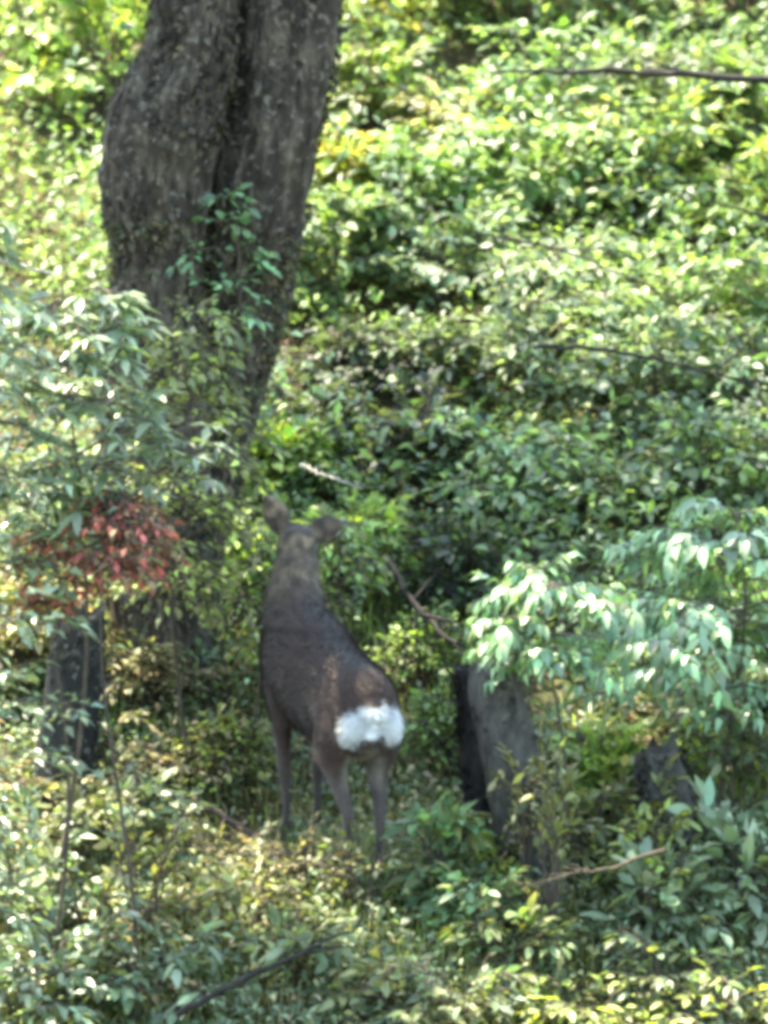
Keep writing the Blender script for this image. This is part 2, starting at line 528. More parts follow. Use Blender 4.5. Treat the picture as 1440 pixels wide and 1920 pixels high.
tree = tag(empty('twin_trunk_tree', P(310, 1290, TREE_Y)), 'large grey-brown tree with two thick leaning stems left of the deer', 'tree')
lp, lr = px_path([(300, 1400, 150, .0), (300, 1290, 112, 0), (303, 1150, 88, 0), (303, 1000, 92, 0), (300, 860, 104, 0), (296, 720, 100, 0), (292, 600, 92, -.02),
                  (298, 480, 82, -.04), (290, 390, 98, -.06), (292, 320, 104, -.07), (302, 255, 110, -.08), (322, 190, 103, -.08), (350, 125, 88, -.08), (362, 50, 80, -.08),
                  (366, -50, 78, -.06), (360, -250, 74, 0), (330, -600, 66, .1), (270, -1100, 54, .3), (200, -1700, 38, .5), (120, -2300, 18, .7)], TREE_Y, 300)
link('trunk', trunk_mesh('trunk', lp, lr, 110, .07, .13, seed=1.3), M_BARK, tree)
rp, rr = px_path([(318, 1180, 60, .02), (352, 1010, 66, .03), (384, 880, 70, .04), (408, 760, 74, .06), (440, 620, 82, .08), (455, 540, 84, .08), (468, 450, 90, .06), (482, 350, 96, .05),
                  (508, 230, 96, .04), (530, 120, 98, .04), (541, 0, 100, .04), (556, -150, 98, .05), (600, -450, 88, .1), (680, -900, 70, .2), (760, -1500, 50, .3), (800, -2200, 20, .3)], TREE_Y + .09, 280)
link('trunk', trunk_mesh('trunk', rp, rr, 110, .07, .13, seed=7.7), M_BARK, tree)

def surface_points(path, radii, k, t0, t1):
    n = len(path)
    T = np.gradient(path, axis=0); T /= np.linalg.norm(T, axis=1)[:, None]
    A = np.cross(T, [0, 1, 0]); A /= np.linalg.norm(A, axis=1)[:, None]
    B = np.cross(T, A)
    u = rng.uniform(t0, t1, k) * (n - 1); i = np.minimum(u.astype(int), n - 2); f = (u - i)[:, None]
    th = rng.uniform(0, 2 * np.pi, k)
    nrm = A[i] * np.cos(th)[:, None] + B[i] * np.sin(th)[:, None]
    c = path[i] * (1 - f) + path[i + 1] * f
    r = radii[i] * (1 - f[:, 0]) + radii[i + 1] * f[:, 0]
    return c + nrm * (r * 1.02)[:, None], nrm, T[i]
def skin_bits(name, parent, k, t0, t1, size, lift, cols, droop, mat, wide=.7, stems=None):
    P_, N_, D_ = [], [], []
    for (pa, ra) in (stems or ((lp, lr), (rp, rr))):
        a_, b_, c_ = surface_points(pa, ra, k, t0, t1); P_.append(a_); N_.append(b_); D_.append(c_)
    P_, N_, D_ = map(np.concatenate, (P_, N_, D_))
    # clumped: keep where a noise says so
    keep = np.array([noise.noise(Vector(q) * 3.0) for q in P_]) + rng.normal(0, .2, len(P_)) > -.08
    P_, N_, D_ = P_[keep], N_[keep], D_[keep]; m = len(P_)
    d = -D_ * droop + rng.normal(0, .5, (m, 3)) + N_ * lift
    ln = size * rng.uniform(.5, 1.5, m)
    V, F = leaf_mesh_arrays(P_ - N_ * .004, d, N_ + rng.normal(0, .35, (m, 3)), ln, ln * wide)
    c = np.array(cols)[rng.integers(0, len(cols), m)] * np.exp(rng.normal(0, .3, (m, 1)))
    o = link(name, np_mesh(name, V, F, np.repeat(c, 5, 0)), mat, parent); o['kind'] = 'stuff'
skin_bits('bark_flakes', tree, 6500, .12, .75, .034, .25, [(.03, .023, .016), (.05, .04, .028), (.09, .074, .052), (.04, .032, .023), (.02, .016, .011)], .9, M_DRY)
skin_bits('moss', tree, 5000, .03, .42, .03, .8, [(.07, .075, .03), (.1, .085, .045), (.13, .1, .06), (.08, .09, .05)], .5, M_DRY, .45)

# unseen leaf clumps on limbs, added above the frame to shade chosen spots
def shade_crown(parent, clumps, starts, color, leaf=.085, name='shade_crown', mix=None, dens=260):
    tb = Tubes(); pos, dr, nr, ln = [], [], [], []
    for (c, r) in clumps:
        c = np.array(c)
        s = min(starts, key=lambda q: np.linalg.norm(np.array(q) - c + np.array([0, 0, 1.0])))
        s = np.array(s)
        t = np.linspace(0, 1, 12)
        pth = s + np.outer(t, c - s) + np.outer(np.sin(t * math.pi) * .12 * np.linalg.norm(c - s), [0, 0, 1])
        pth[1:-1] += rng.normal(0, .04, (10, 3))
        tb.add(pth, .05 * (1 - .85 * t) + .004, 7)
        for k in range(16):
            v = rng.normal(0, 1, 3); v[2] *= .5; v /= np.linalg.norm(v)
            e = c + v * r * np.array([1, 1, .55]) * rnd.uniform(.5, 1)
            tt = np.linspace(0, 1, 6)
            tw = c + np.outer(tt, e - c); tb.add(tw, .009 * (1 - .8 * tt) + .0015, 4)
        k = int(dens * (r / .5) ** 2)
        v = rng.normal(0, 1, (k, 3)); v /= np.linalg.norm(v, axis=1)[:, None]
        rad = r * rng.random(k)[:, None] ** .45
        p = c + v * rad * np.array([1, 1, .6])
        pos.append(p); dr.append(v * [1, 1, .3] + [0, 0, -.35] + rng.normal(0, .4, (k, 3))); nr.append(np.array([0, 0, 1.]) + rng.normal(0, .4, (k, 3))); ln.append(leaf * rng.uniform(.7, 1.3, k))
    pos, dr, nr, ln = map(np.concatenate, (pos, dr, nr, ln))
    tb.build('shade_limb', M_BARK, parent)
    V, F = leaf_mesh_arrays(pos, dr, nr, ln, ln * .55)
    o = link(name, np_mesh(name, V, F, np.repeat(tints(color, len(pos), mix, .15), 5, 0)), M_LEAF, parent)
    o['kind'] = 'stuff'

def over(px, py, Y, z):
    """the point at height z on the sun's way to a point of the slope"""
    p = P(px, py, Y)
    t = (z - p.z) / SUN.z
    return p + SUN * t
shade = []
for (px, py, Y, z, r) in [
        (690, 1330, 0, 4.6, .42), (610, 1230, .3, 4.9, .42), (560, 1120, .6, 5.2, .38), (660, 1480, 0, 4.4, .36), (560, 1010, .7, 5.0, .26), 
        (360, 300, 1.2, 5.4, .5), (500, 200, 1.2, 5.8, .5), (420, 480, 1.1, 5.2, .5), (300, 650, 1., 4.9, .5), (320, 850, 1., 4.6, .5), (330, 1050, .9, 5.0, .5), (450, 50, 1.2, 6.2, .5), (300, 100, 1.2, 6.1, .4),
        (100, 560, -.6, 4.8, .55), (80, 800, -.6, 4.4, .55), (120, 1000, -.5, 4.8, .45), (130, 1330, .2, 4.6, .45), (60, 330, 0, 5.2, .4),
        (620, 720, 2.2, 5.4, .35), (780, 850, 1.8, 4.8, .42), (760, 960, 1.6, 5.6, .3), (1000, 640, 2.4, 5.6, .5), (1250, 620, 2.4, 5.2, .5), (820, 560, 2.8, 6, .4), (1380, 760, 2, 4.9, .45),
        (980, 1400, -.2, 4.6, .4), (1000, 1560, -.3, 4.2, .4), (1200, 1400, 0, 4.8, .42), (1380, 1400, .2, 4.4, .45), (1260, 1620, -.4, 4.5, .4), (1250, 220, 4.2, 6.2, .4), (780, 270, 4.0, 6.0, .3),
        (700, 1260, .1, 5.0, .4), (640, 1180, .3, 5.6, .4), (740, 1330, 0, 5.4, .35), (540, 1180, .4, 4.5, .3), (620, 1330, .1, 5.6, .4), (640, 1200, .3, 4.2, .34), (690, 1200, .3, 4.9, .3), (600, 1260, .2, 5.3, .3), (655, 1290, .1, 4.7, .32), (560, 1150, .5, 4.6, .3), (600, 1240, .2, 3.9, .3), (680, 1240, .2, 6.4, .4), (560, 770, 2.1, 4.6, .5), (640, 760, 2.1, 5.2, .4), (540, 700, 2.2, 5.6, .35), (660, 700, 2.3, 5.0, .35), (800, 920, 1.7, 4.4, .4), (900, 760, 2.1, 5.4, .4), (1100, 800, 2., 5, .45), (930, 880, 1.9, 5.8, .35), (1300, 880, 1.8, 5.2, .4), (1120, 700, 2.4, 4.8, .4), (620, 1800, -1.1, 4.3, .3)]:
    c = over(px, py, Y, z)
    shade.append((c, r))
starts = [lp[k] for k in range(200, 300, 12)] + [rp[k] for k in range(190, 280, 12)]
shade_crown(tree, shade, starts, 'green', mix='lime')

# dark trunk at the left
def simple_tree(name, label, cat, rows, Y, mat, seed, cap=False, n=60, seg=32, rough=.05, ridge=.06, squash=1.0):
    p, r = px_path(rows, Y, n)
    e = tag(empty(name, Vector(p[0])), label, cat)
    o = link('trunk', trunk_mesh('trunk', p, r, seg, rough, ridge, cap, seed, squash), mat, e)
    skin_bits('bark_flakes', e, 1500, .02, .97, .028, .3, [(.02, .018, .015), (.04, .036, .03), (.075, .068, .056), (.012, .011, .009)] if mat is not M_DARKWOOD else [(.008, .007, .006), (.015, .013, .011)], .8, M_DRY, stems=((p, r),))
    return e, p, r

b = G(125, 1540)
e, p, r = simple_tree('dead_tree', 'short dark dead trunk standing among leaves at the left edge', 'tree trunk',
            [(115, 1620, 66), (118, 1530, 58), (128, 1400, 54), (138, 1300, 52), (148, 1210, 48), (156, 1150, 40)], b.y, M_BARK2, 3.1, cap=True)
b = G(985, 1650)
e, p, r = simple_tree('weathered_snag', 'thick grey weathered broken trunk right of the deer', 'tree trunk',
            [(1008, 1740, 84), (996, 1650, 66), (980, 1540, 60), (960, 1440, 56), (940, 1345, 52), (929, 1290, 47), (924, 1255, 40)], b.y, M_SNAG, 5.2, cap=True, rough=.09, ridge=.07)
b2 = G(1240, 1640)
e, p, r = simple_tree('broken_stump', 'grey leaf-hidden broken trunk nearest the right edge', 'tree trunk',
            [(1268, 1760, 74), (1260, 1650, 60), (1252, 1540, 55), (1244, 1460, 50), (1236, 1405, 38)], b2.y + .1, M_SNAG, 9.4, cap=True, rough=.12, ridge=.08)
b3 = G(1110, 1560)
e, p, r = simple_tree('mossy_stump', 'low rounded grey stump between the two broken trunks', 'stump',
            [(1105, 1600, 80), (1100, 1540, 72), (1095, 1480, 66), (1090, 1420, 56), (1085, 1380, 38)], b3.y + .2, M_SNAG, 2.2, cap=True, rough=.09)
# near-black trunk added for the shadow down the snag's left edge
b4 = G(905, 1620)
simple_tree('shadow_strip_trunk', 'slender black trunk added as shadow along the left side of the grey snag', 'tree trunk',
            [(915, 1690, 34), (909, 1600, 31), (899, 1500, 29), (888, 1400, 27), (880, 1320, 24), (872, 1250, 18)], b4.y + .25, M_DARKWOOD, 4.4, seg=20, rough=.14, ridge=.1, cap=True)

# ------------------------------------------------------------------ dead branches
def stick(name, label, pxs, mat, r, cat='branch', twigs=0):
    pts = [P(*q) for q in pxs]
    S = spline([tuple(p) for p in pts], 24)
    S[1:-1] += rng.normal(0, .0022 + min(r, .012) * .16, (22, 3))
    e = tag(empty(name, Vector(S[0])), label, cat)
    tb = Tubes(); t = np.linspace(0, 1, 24); tb.add(S, r * (1 - .75 * t) + .001, 6); tb.build('stem', mat, e)
    if twigs:
        for k in range(twigs):
            tw = Tubes()
            i = rnd.randint(5, 21); d = S[i + 1] - S[i]; d /= np.linalg.norm(d)
            v = d + rng.normal(0, .5, 3); v /= np.linalg.norm(v)
            L_ = rnd.uniform(.1, .3); tt = np.linspace(0, 1, 5)
            tw.add(S[i] + np.outer(tt * L_, v), r * .35 * (1 - .8 * tt) + .0008, 4)
            tw.build('twig', mat, e)
    return e
stick('dead_branch', 'long thin dark bare branch crossing the top right corner', [(1560, 160, 3.2), (1440, 152, 3.2), (1280, 137, 3.25), (1150, 133, 3.3), (1030, 134, 3.4), (920, 138, 3.5)], M_DARKWOOD, .022, twigs=7)
stick('dead_branch', 'brown fallen twig slanting through shrubs below the top right branch', [(900, 440, 2.8), (1000, 455, 2.75), (1080, 480, 2.7), (1180, 520, 2.7), (1260, 555, 2.7)], M_TWIG, .007, twigs=5)
stick('dead_branch', 'thin dark bare twig sloping down at mid height near the right edge', [(1000, 652, 1.9), (1120, 655, 1.9), (1240, 675, 1.9), (1340, 702, 1.9), (1440, 720, 1.9)], M_DARKWOOD, .010, twigs=4)
stick('dead_branch', 'short dark twig ending at the right edge a fifth down', [(1460, 412, 3), (1400, 395, 3), (1350, 382, 3.05), (1310, 370, 3.1)], M_DARKWOOD, .008)
stick('dead_branch', 'pale straight twig above the right ear of the deer', [(560, 872, 1.6), (610, 892, 1.55), (680, 915, 1.5)], M_PALE, .008)
stick('fallen_branch', 'dark curved branch lying against shrubs right of the neck of the deer', [(725, 1045, 1.3), (745, 1085, 1.25), (775, 1130, 1.2), (820, 1180, 1.1), (870, 1215, 1.0)], M_DARKWOOD, .02, twigs=9)
stick('fallen_branch', 'thin dark branch rising from the bottom edge below the deer', [(330, 1905, -1.5), (430, 1850, -1.5), (530, 1805, -1.5), (600, 1770, -1.45), (680, 1735, -1.4)], M_DARKWOOD, .013, twigs=3)
stick('fallen_branch', 'grey-brown branch on the ground left of the front hooves', [(360, 1500, .1), (430, 1540, .05), (500, 1590, 0), (570, 1640, -.1), (640, 1665, -.2)], M_TWIG, .018, twigs=6)
stick('fallen_branch', 'bare forked twig on the ground right of the grey snag', [(1250, 1590, -.9), (1180, 1615, -.9), (1110, 1635, -.9), (1070, 1620, -.9)], M_TWIG, .008, twigs=3)
stick('fallen_branch', 'pale bark strip poking in from the left edge beside the twin trunk', [(-60, 480, -1), (0, 490, -1), (50, 500, -1), (105, 518, -1)], M_PALE, .012)

# ------------------------------------------------------------------ deer
HIP = G(669, 1668)
HEAD = math.radians(21)
FW = np.array([-math.sin(HEAD), math.cos(HEAD), 0]); LF = np.array([-math.cos(HEAD), -math.sin(HEAD), 0]); UPZ = np.array([0, 0, 1.])
def W(x, y, z): return np.array(HIP) + FW * x + LF * y + UPZ * z

deer = tag(empty('deer', HIP), 'dark brown deer seen from behind with white rump, head up among shrubs', 'deer')
def body_mesh():
    bm = bmesh.new()
    def loft(rows, a1, a2, seg=20):
        """rows: (centre, r along a1, r along a2)"""
        rings = []
        for c, r1, r2 in rows:
            rings.append([bm.verts.new(c + a1 * r1 * math.cos(2 * math.pi * k / seg) + a2 * r2 * math.sin(2 * math.pi * k / seg)) for k in range(seg)])
        for A, B in zip(rings, rings[1:]):
            for k in range(seg):
                bm.faces.new((A[k], A[(k + 1) % seg], B[(k + 1) % seg], B[k]))
        bm.faces.new(rings[0][::-1]); bm.faces.new(rings[-1])
    def sm(rows, n):
        S = spline([tuple(c) + (a, b_) for c, a, b_ in rows], n)
        return [(s[:3], s[3], s[4]) for s in S]
    # trunk
    loft(sm([(W(-.185, 0, .66), .03, .05), (W(-.165, 0, .67), .085, .11), (W(-.11, 0, .685), .125, .155), (W(0, 0, .68), .148, .185), (W(.14, 0, .684), .153, .2), (W(.28, -.004, .702), .156, .212),
             (W(.42, -.002, .738), .16, .225), (W(.54, .006, .772), .154, .226), (W(.64, .012, .785), .132, .19), (W(.72, .012, .80), .095, .14), (W(.76, .01, .80), .03, .05)], 40), LF, UPZ, 28)
    # neck
    nd = (FW * .75 + UPZ * .65)
    loft(sm([(W(.48, .005, .79), .135, .16), (W(.57, .01, .86), .134, .15), (W(.645, .008, .935), .118, .132), (W(.69, -.003, 1.005), .102, .113), (W(.715, -.02, 1.08), .09, .097), (W(.735, -.035, 1.15), .074, .08)], 24),
         LF, FW * .82 - UPZ * .5, 24)
    # head, turned away from the lens and a little down
    HC = W(.75, -.045, 1.185)
    hd = np.array([-.05, .96, -.28]); hd /= np.linalg.norm(hd)
    hr = np.array([.93, .05, -.33]); hr -= hd * hr.dot(hd); hr /= np.linalg.norm(hr)
    hu = np.cross(hr, hd)
    loft(sm([(HC - hd * .085, .03, .03), (HC - hd * .06, .06, .062), (HC, .075, .082), (HC + hd * .07, .068, .075), (HC + hd * .14, .045, .055), (HC + hd * .2, .033, .042), (HC + hd * .235, .026, .03), (HC + hd * .25, .01, .012)], 24), hr, hu, 20)
    # ears: cupped, broad in the middle
    def ear(b0, tip, wdir):
        b0, tip = np.array(b0), np.array(tip)
        ax = tip - b0; L_ = np.linalg.norm(ax); ax /= L_
        wd = np.array(wdir, float); wd -= ax * wd.dot(ax); wd /= np.linalg.norm(wd)
        th = np.cross(ax, wd)
        rows = [(b0 + ax * L_ * t, w_, .0105 if t < .9 else .007) for t, w_ in ((-.18, .024), (0, .032), (.2, .046), (.45, .054), (.7, .043), (.88, .024), (1, .008))]
        loft(sm(rows, 16), wd, th, 16)
    ear(HC + np.array([-.05, 0, .055]), HC + np.array([-.12, -.03, .2]), (1, .25, .3))
    ear(HC + np.array([.045, 0, .04]), HC + np.array([.172, -.03, .098]), (-.3, .35, 1))
    # legs
    for s in (1, -1):
        off = .02 if s > 0 else -.02
        loft(sm([(W(-.01, .075 * s, .70), .07, .12), (W(0, .092 * s, .60), .068, .13), (W(.02, .095 * s, .51), .056, .105), (W(.0, .082 * s, .43), .038, .064), (W(-.05, .07 * s, .345), .027, .038),
                 (W(-.075, .062 * s, .29), .021, .03), (W(-.065 + off, .058 * s, .2), .016, .02), (W(-.05 + off, .056 * s, .1), .0155, .018), (W(-.04 + off, .056 * s, .06), .02, .023), (W(-.025 + off, .056 * s, .03), .018, .026), (W(-.015 + off, .056 * s, -.012), .023, .038)], 44), LF, FW, 16)
        zf = .07
        fx = .0 if s > 0 else .05
        loft(sm([(W(.57, .085 * s, .78), .06, .11), (W(.56, .1 * s, .68), .056, .09), (W(.545, .098 * s, .59), .044, .062), (W(.55 + fx * .3, .09 * s, .5), .032, .04), (W(.565 + fx * .6, .082 * s, .40), .028, .031), (W(.567 + fx, .078 * s, .36), .027, .03),
                 (W(.562 + fx, .074 * s, .28), .018, .02), (W(.562 + fx, .072 * s, zf + .1), .017, .019), (W(.565 + fx, .072 * s, zf + .06), .022, .024), (W(.575 + fx, .072 * s, zf + .03), .02, .027), (W(.582 + fx, .072 * s, zf - .012), .024, .036)], 40), LF, FW, 16)
    # tail root
    loft(sm([(W(-.15, 0, .76), .035, .03), (W(-.185, 0, .735), .034, .024), (W(-.2, 0, .705), .03, .02), (W(-.2, 0, .68), .018, .012)], 10), LF, FW * .8 + UPZ * .4, 12)
    bmesh.ops.recalc_face_normals(bm, faces=bm.faces)
    me = bpy.data.meshes.new('body'); bm.to_mesh(me); bm.free()
    o = bpy.data.objects.new('temporary_body', me); COL.objects.link(o)
    m = o.modifiers.new('r', 'REMESH'); m.mode = 'VOXEL'; m.voxel_size = .0075
    m2 = o.modifiers.new('s', 'SMOOTH'); m2.iterations = 7; m2.factor = .5
    dg = bpy.context.evaluated_depsgraph_get(); dg.update()
    res = bpy.data.meshes.new_from_object(o.evaluated_get(dg))
    bpy.data.objects.remove(o)
    return res, HC, hd, hr, hu

bmesh_res, HC, hd, hr, hu = body_mesh()
nv = len(bmesh_res.vertices)
bv = np.zeros(nv * 3, np.float32); bmesh_res.vertices.foreach_get('co', bv); bv = bv.reshape(-1, 3).astype(float)
bn = np.zeros(nv * 3, np.float32); bmesh_res.vertices.foreach_get('normal', bn); bn = bn.reshape(-1, 3).astype(float)
def to_local(v):
    q = v - np.array(HIP)
    return q @ FW, q @ LF, q @ UPZ
def coat_color(v, nrm):
    x, y, z = to_local(v)
    c = np.tile(np.array([.062, .034, .025]), (len(v), 1))
    def mix(c, col, w): return c * (1 - w[:, None]) + np.array(col)[None] * w[:, None]
    c = mix(c, (.105, .078, .056), sstep(.9, 1.08, z) * .7)                    # greyer neck and head
    c = mix(c, (.04, .027, .023), sstep(.10, .0, np.abs(y)) * sstep(.8, .86, z) * (z < 1.0) * .6)   # dark line along the back
    legs = sstep(.52, .36, z)
    c = mix(c, (.105, .082, .068), legs * .7)
    c = mix(c, (.25, .22, .18), sstep(.045, .015, np.abs(y)) * sstep(.6, .5, z) * sstep(.7, .5, z) * .8)   # pale belly middle and inner thighs
    inner = sstep(.1, .06, np.abs(y)) * (x < .02) * sstep(.56, .5, z) * sstep(.36, .44, z)
    c = mix(c, (.26, .23, .18), inner * .75)
    c = mix(c, (.6, .6, .585), (x < -.16) * (np.abs(y) < .06) * (z < .72) * (z > .61) * 1.0)       # white tail
    c = mix(c, (.02, .018, .016), ((z < .035) & (x < .3)) * 1.0)
    c = mix(c, (.02, .018, .016), ((z < .105) & (x > .3)) * 1.0)
    hm = np.array([noise.noise(Vector(q) * 28) for q in v])
    c = mix(c, (.3, .22, .14), sstep(.98, 1.1, z) * np.clip(.42 + hm * 1.5, 0, .9))
    c = mix(c, (.03, .02, .016), sstep(1.215, 1.25, z) * (z < 1.3) * .5)
    c = c * np.where(c[:, :1] > .5, 1.0, .62)
    return c
col = coat_color(bv, bn)
a = bmesh_res.attributes.new('tint', 'FLOAT_COLOR', 'POINT')
cc = np.ones((nv, 4), np.float32); cc[:, :3] = col; a.data.foreach_set('color', cc.ravel())
bmesh_res.polygons.foreach_set('use_smooth', np.ones(len(bmesh_res.polygons), bool))
bmesh_res.materials.clear()
bmesh_res.name = 'body'
link('body', bmesh_res, M_COAT, deer)

def strands(points, normals, flow, length, width, cols, lift=.45, jitter=.25):
    k = len(points)
    f = flow - normals * np.sum(flow * normals, 1)[:, None]
    f /= np.linalg.norm(f, axis=1)[:, None] + 1e-9
    d = f + normals * lift + rng.normal(0, jitter, (k, 3)); d /= np.linalg.norm(d, axis=1)[:, None]
    w = np.cross(d, normals); w /= np.linalg.norm(w, axis=1)[:, None] + 1e-9
    ll = (length * rng.uniform(.6, 1.3, k))[:, None]
    V = np.stack([points - normals * .003 + w * width, points - normals * .003 - w * width, points + d * ll], 1).reshape(-1, 3)
    F = np.arange(3 * k).reshape(-1, 3)
    return V, F, np.repeat(cols, 3, 0)
x_, y_, z_ = to_local(bv)
sel = rng.integers(0, nv, 90000)
sel = sel[(z_[sel] > .3)]
flow = -FW[None] * np.ones((len(sel), 1)) + np.array([[0, 0, -.5]])
flow[z_[sel] > .92] = np.array([0, -.4, -1.0])
legs_ = (z_[sel] < .55); flow[legs_] = [0, 0, -1]
lens = np.where(z_[sel] > .9, .034, .026); lens = np.where(z_[sel] < .5, .011, lens); lens = np.where(z_[sel] > 1.17, .012, lens)
cl = np.array([noise.noise(Vector(q) * 22) for q in bv[sel]])[:, None]
fc = col[sel] * np.exp(rng.normal(0, .4, (len(sel), 1)) + cl * .9)
V, F, T_ = strands(bv[sel], bn[sel], flow, lens, .0012, fc, .45, .35)
o = link('fur', np_mesh('fur', V, F, T_), M_FUR, deer); o['kind'] = 'stuff'
# white rump patch: two flared lobes of long white hair
def rump():
    bm = bmesh.new()
    for s in (1, -1):
        mtx = Matrix.Translation(Vector(W(-.135, .05 * s, .65)))
        R_ = Matrix((tuple(FW), tuple(LF), tuple(UPZ))).transposed().to_4x4()
        bmesh.ops.create_uvsphere(bm, u_segments=24, v_segments=14, radius=1, matrix=mtx @ R_ @ Matrix.Rotation(.35 * s, 4, 'X') @ Matrix.Diagonal((.05, .058, .07, 1)))
    mtx = Matrix.Translation(Vector(W(-.155, 0, .695)))
    bmesh.ops.create_uvsphere(bm, u_segments=16, v_segments=10, radius=1, matrix=mtx @ Matrix.Diagonal((.05, .055, .036, 1)))
    for v in bm.verts:
        v.co += Vector(v.normal) * noise.noise(v.co * 30) * .003
    me = bpy.data.meshes.new('rump_patch'); bm.normal_update(); bm.to_mesh(me); bm.free()
    k = len(me.vertices)
    at = me.attributes.new('tint', 'FLOAT_COLOR', 'POINT'); at.data.foreach_set('color', np.tile([.6, .6, .585, 1], k).astype(np.float32))
    me.polygons.foreach_set('use_smooth', np.ones(len(me.polygons), bool))
    v = np.array([p.co for p in me.vertices]); n = np.array([p.normal for p in me.vertices])
    return me, v, n
rme, rv, rn = rump()
ro = link('rump_patch', rme, M_COAT, deer)
sel = rng.integers(0, len(rv), 16000)
pp = rv[sel] + rng.normal(0, .004, (len(sel), 3))
xl, yl, zl = to_local(pp)
keep = xl < -.09
sel, pp = sel[keep], pp[keep]; yl = yl[keep]
flow = LF[None] * np.sign(yl)[:, None] * .7 + UPZ[None] * -.55 - FW[None] * .2
V, F, T_ = strands(pp, rn[sel], flow, np.full(len(sel), .032), .0014, np.tile([.62, .62, .605], (len(sel), 1)) * rng.uniform(.8, 1.05, (len(sel), 1)), .55, .35)
o = link('rump_fur', np_mesh('rump_fur', V, F, T_), M_FUR, ro); o['kind'] = 'stuff'
for s in (1, -1):
    bm = bmesh.new()
    bmesh.ops.create_uvsphere(bm, u_segments=12, v_segments=8, radius=.014, matrix=Matrix.Translation(Vector(HC + hd * .07 + hr * .064 * s + hu * .022)))
    me = bpy.data.meshes.new('eye'); bm.to_mesh(me); bm.free()
    at = me.attributes.new('tint', 'FLOAT_COLOR', 'POINT'); at.data.foreach_set('color', np.tile([.01, .008, .006, 1], len(me.vertices)).astype(np.float32))
    link('eye', me, M_COAT, deer)

# ------------------------------------------------------------------ ground stuff
def gpts(k, x0, x1, y0, y1, f=None):
    x = rng.uniform(x0, x1, k); y = rng.uniform(y0, y1, k)
    if f is not None:
        kk = f(x, y); x, y = x[kk], y[kk]
    return np.stack([x, y, ground(x, y)], 1)
def patchy(x, y, s=1.7, ph=0., thr=0.):
    return (np.sin(s * x + ph) * np.sin(s * 1.3 * y + ph * 2 + x) + .5 * np.sin(3.7 * s * x + 2 * y + ph) * np.sin(2.9 * s * y - x) + rng.normal(0, .3, len(x))) > thr
# dead leaves on the soil
p = gpts(16000, -3.2, 3.4, -2.6, 7)
p[:, 2] += rng.uniform(.002, .02, len(p))
k = len(p)
d = rng.normal(0, 1, (k, 3)); d[:, 2] *= .25
V, F = leaf_mesh_arrays(p, d, np.array([0, 0, 1.]) + rng.normal(0, .45, (k, 3)), rng.uniform(.03, .07, k), rng.uniform(.015, .035, k), .25)
T_ = tints('brown', k, 'straw', .25)
tag(link('leaf_litter', np_mesh('leaf_litter', V, F, np.repeat(T_, 5, 0)), M_DRY), 'brown and straw coloured dead leaves scattered over the forest slope', 'leaf litter', kind='stuff')
# grass
def grass(name, label, k, box, hmin, hmax, color, mix, frac, f=None, w=.0035):
    p = gpts(k, *box, f); k = len(p)
    h = rng.uniform(hmin, hmax, k)
    a = rng.uniform(0, 2 * np.pi, k)
    v = np.stack([np.cos(a), np.sin(a), np.zeros(k)], 1)
    s = np.stack([-np.sin(a), np.cos(a), np.zeros(k)], 1)
    bend = rng.uniform(.3, 1.3, k)[:, None] * h[:, None]
    up = np.array([0, 0, 1.])
    q = [p - [0, 0, .01], p + v * bend * .25 + up * (h * .6)[:, None], p + v * bend + up * (h * (1 - .25 * bend[:, 0] / h))[:, None]]
    V = np.stack([q[0] + s * w, q[0] - s * w, q[1] + s * w * .8, q[1] - s * w * .8, q[2]], 1).reshape(-1, 3)
    F = (np.array([[0, 1, 3], [0, 3, 2], [2, 3, 4]])[None] + (np.arange(k) * 5)[:, None, None]).reshape(-1, 3)
    T = tints(color, k, mix, frac)
    tag(link(name, np_mesh(name, V, F, np.repeat(T, 5, 0)), M_LEAF), label, 'grass', kind='stuff')
grass('grass', 'olive and straw grass on the slope around and below the deer', 42000, (-2.2, 2.4, -2.6, 1.6), .04, .15, 'olive', 'straw', .35, lambda x, y: patchy(x, y, 1.6, .4, -.1))
grass('bright_grass', 'bright lime green grass patches left of the deer and at lower right', 16000, (-1.2, 2.2, -2.4, 1.8), .05, .15, 'yellowlime', 'lime', .5, lambda x, y: patchy(x, y, 2.3, 1.1, .35))
# low ground cover
def cover(name, label, k, box, color, mix, frac, leaf, hmax, f=None, mat=None):
    p = gpts(k, *box, f); k = len(p)
    p[:, 2] += rng.uniform(.02, hmax, k)
    d = rng.normal(0, 1, (k, 3)); d[:, 2] = d[:, 2] * .3 - .3; d[:, 1] -= .3
    V, F = leaf_mesh_arrays(p, d, np.array([0, -.15, 1.]) + rng.normal(0, .4, (k, 3)), leaf * rng.uniform(.6, 1.3, k), leaf * rng.uniform(.3, .6, k))
    T = tints(color, k, mix, frac)
    tag(link(name, np_mesh(name, V, F, np.repeat(T, 5, 0)), mat or M_LEAF), label, 'ground cover', kind='stuff')
cover('dry_cover', 'straw and olive dry leaves and stems over the ground in the lower left', 14000, (-2.2, 1.2, -2.9, 1.2), 'straw', 'olive', .4, .045, .14, lambda x, y: patchy(x, y, 2.6, .3, .0), M_DRY)
def hole(x, y):
    ok = np.ones(len(x), bool)
    for (px, py, r) in ((610, 790, .3), (790, 890, .36), (760, 1150, .2), (760, 330, .3)):
        g = G(px, py); ok &= ((x - g.x) ** 2 + ((y - g.y) * .8) ** 2) > r * r
    return ok & patchy(x, y, 2.0, .7, -.55)
cover('leaf_layers', 'layered blue-green and lime leaf sprays joining the shrubs on the slope', 30000, (-1.2, 3.2, 1.6, 6.5), 'greygreen', 'lime', .3, .066, .62, lambda x, y: hole(x, y) & patchy(x, y, 3.1, 1.9, -.1))
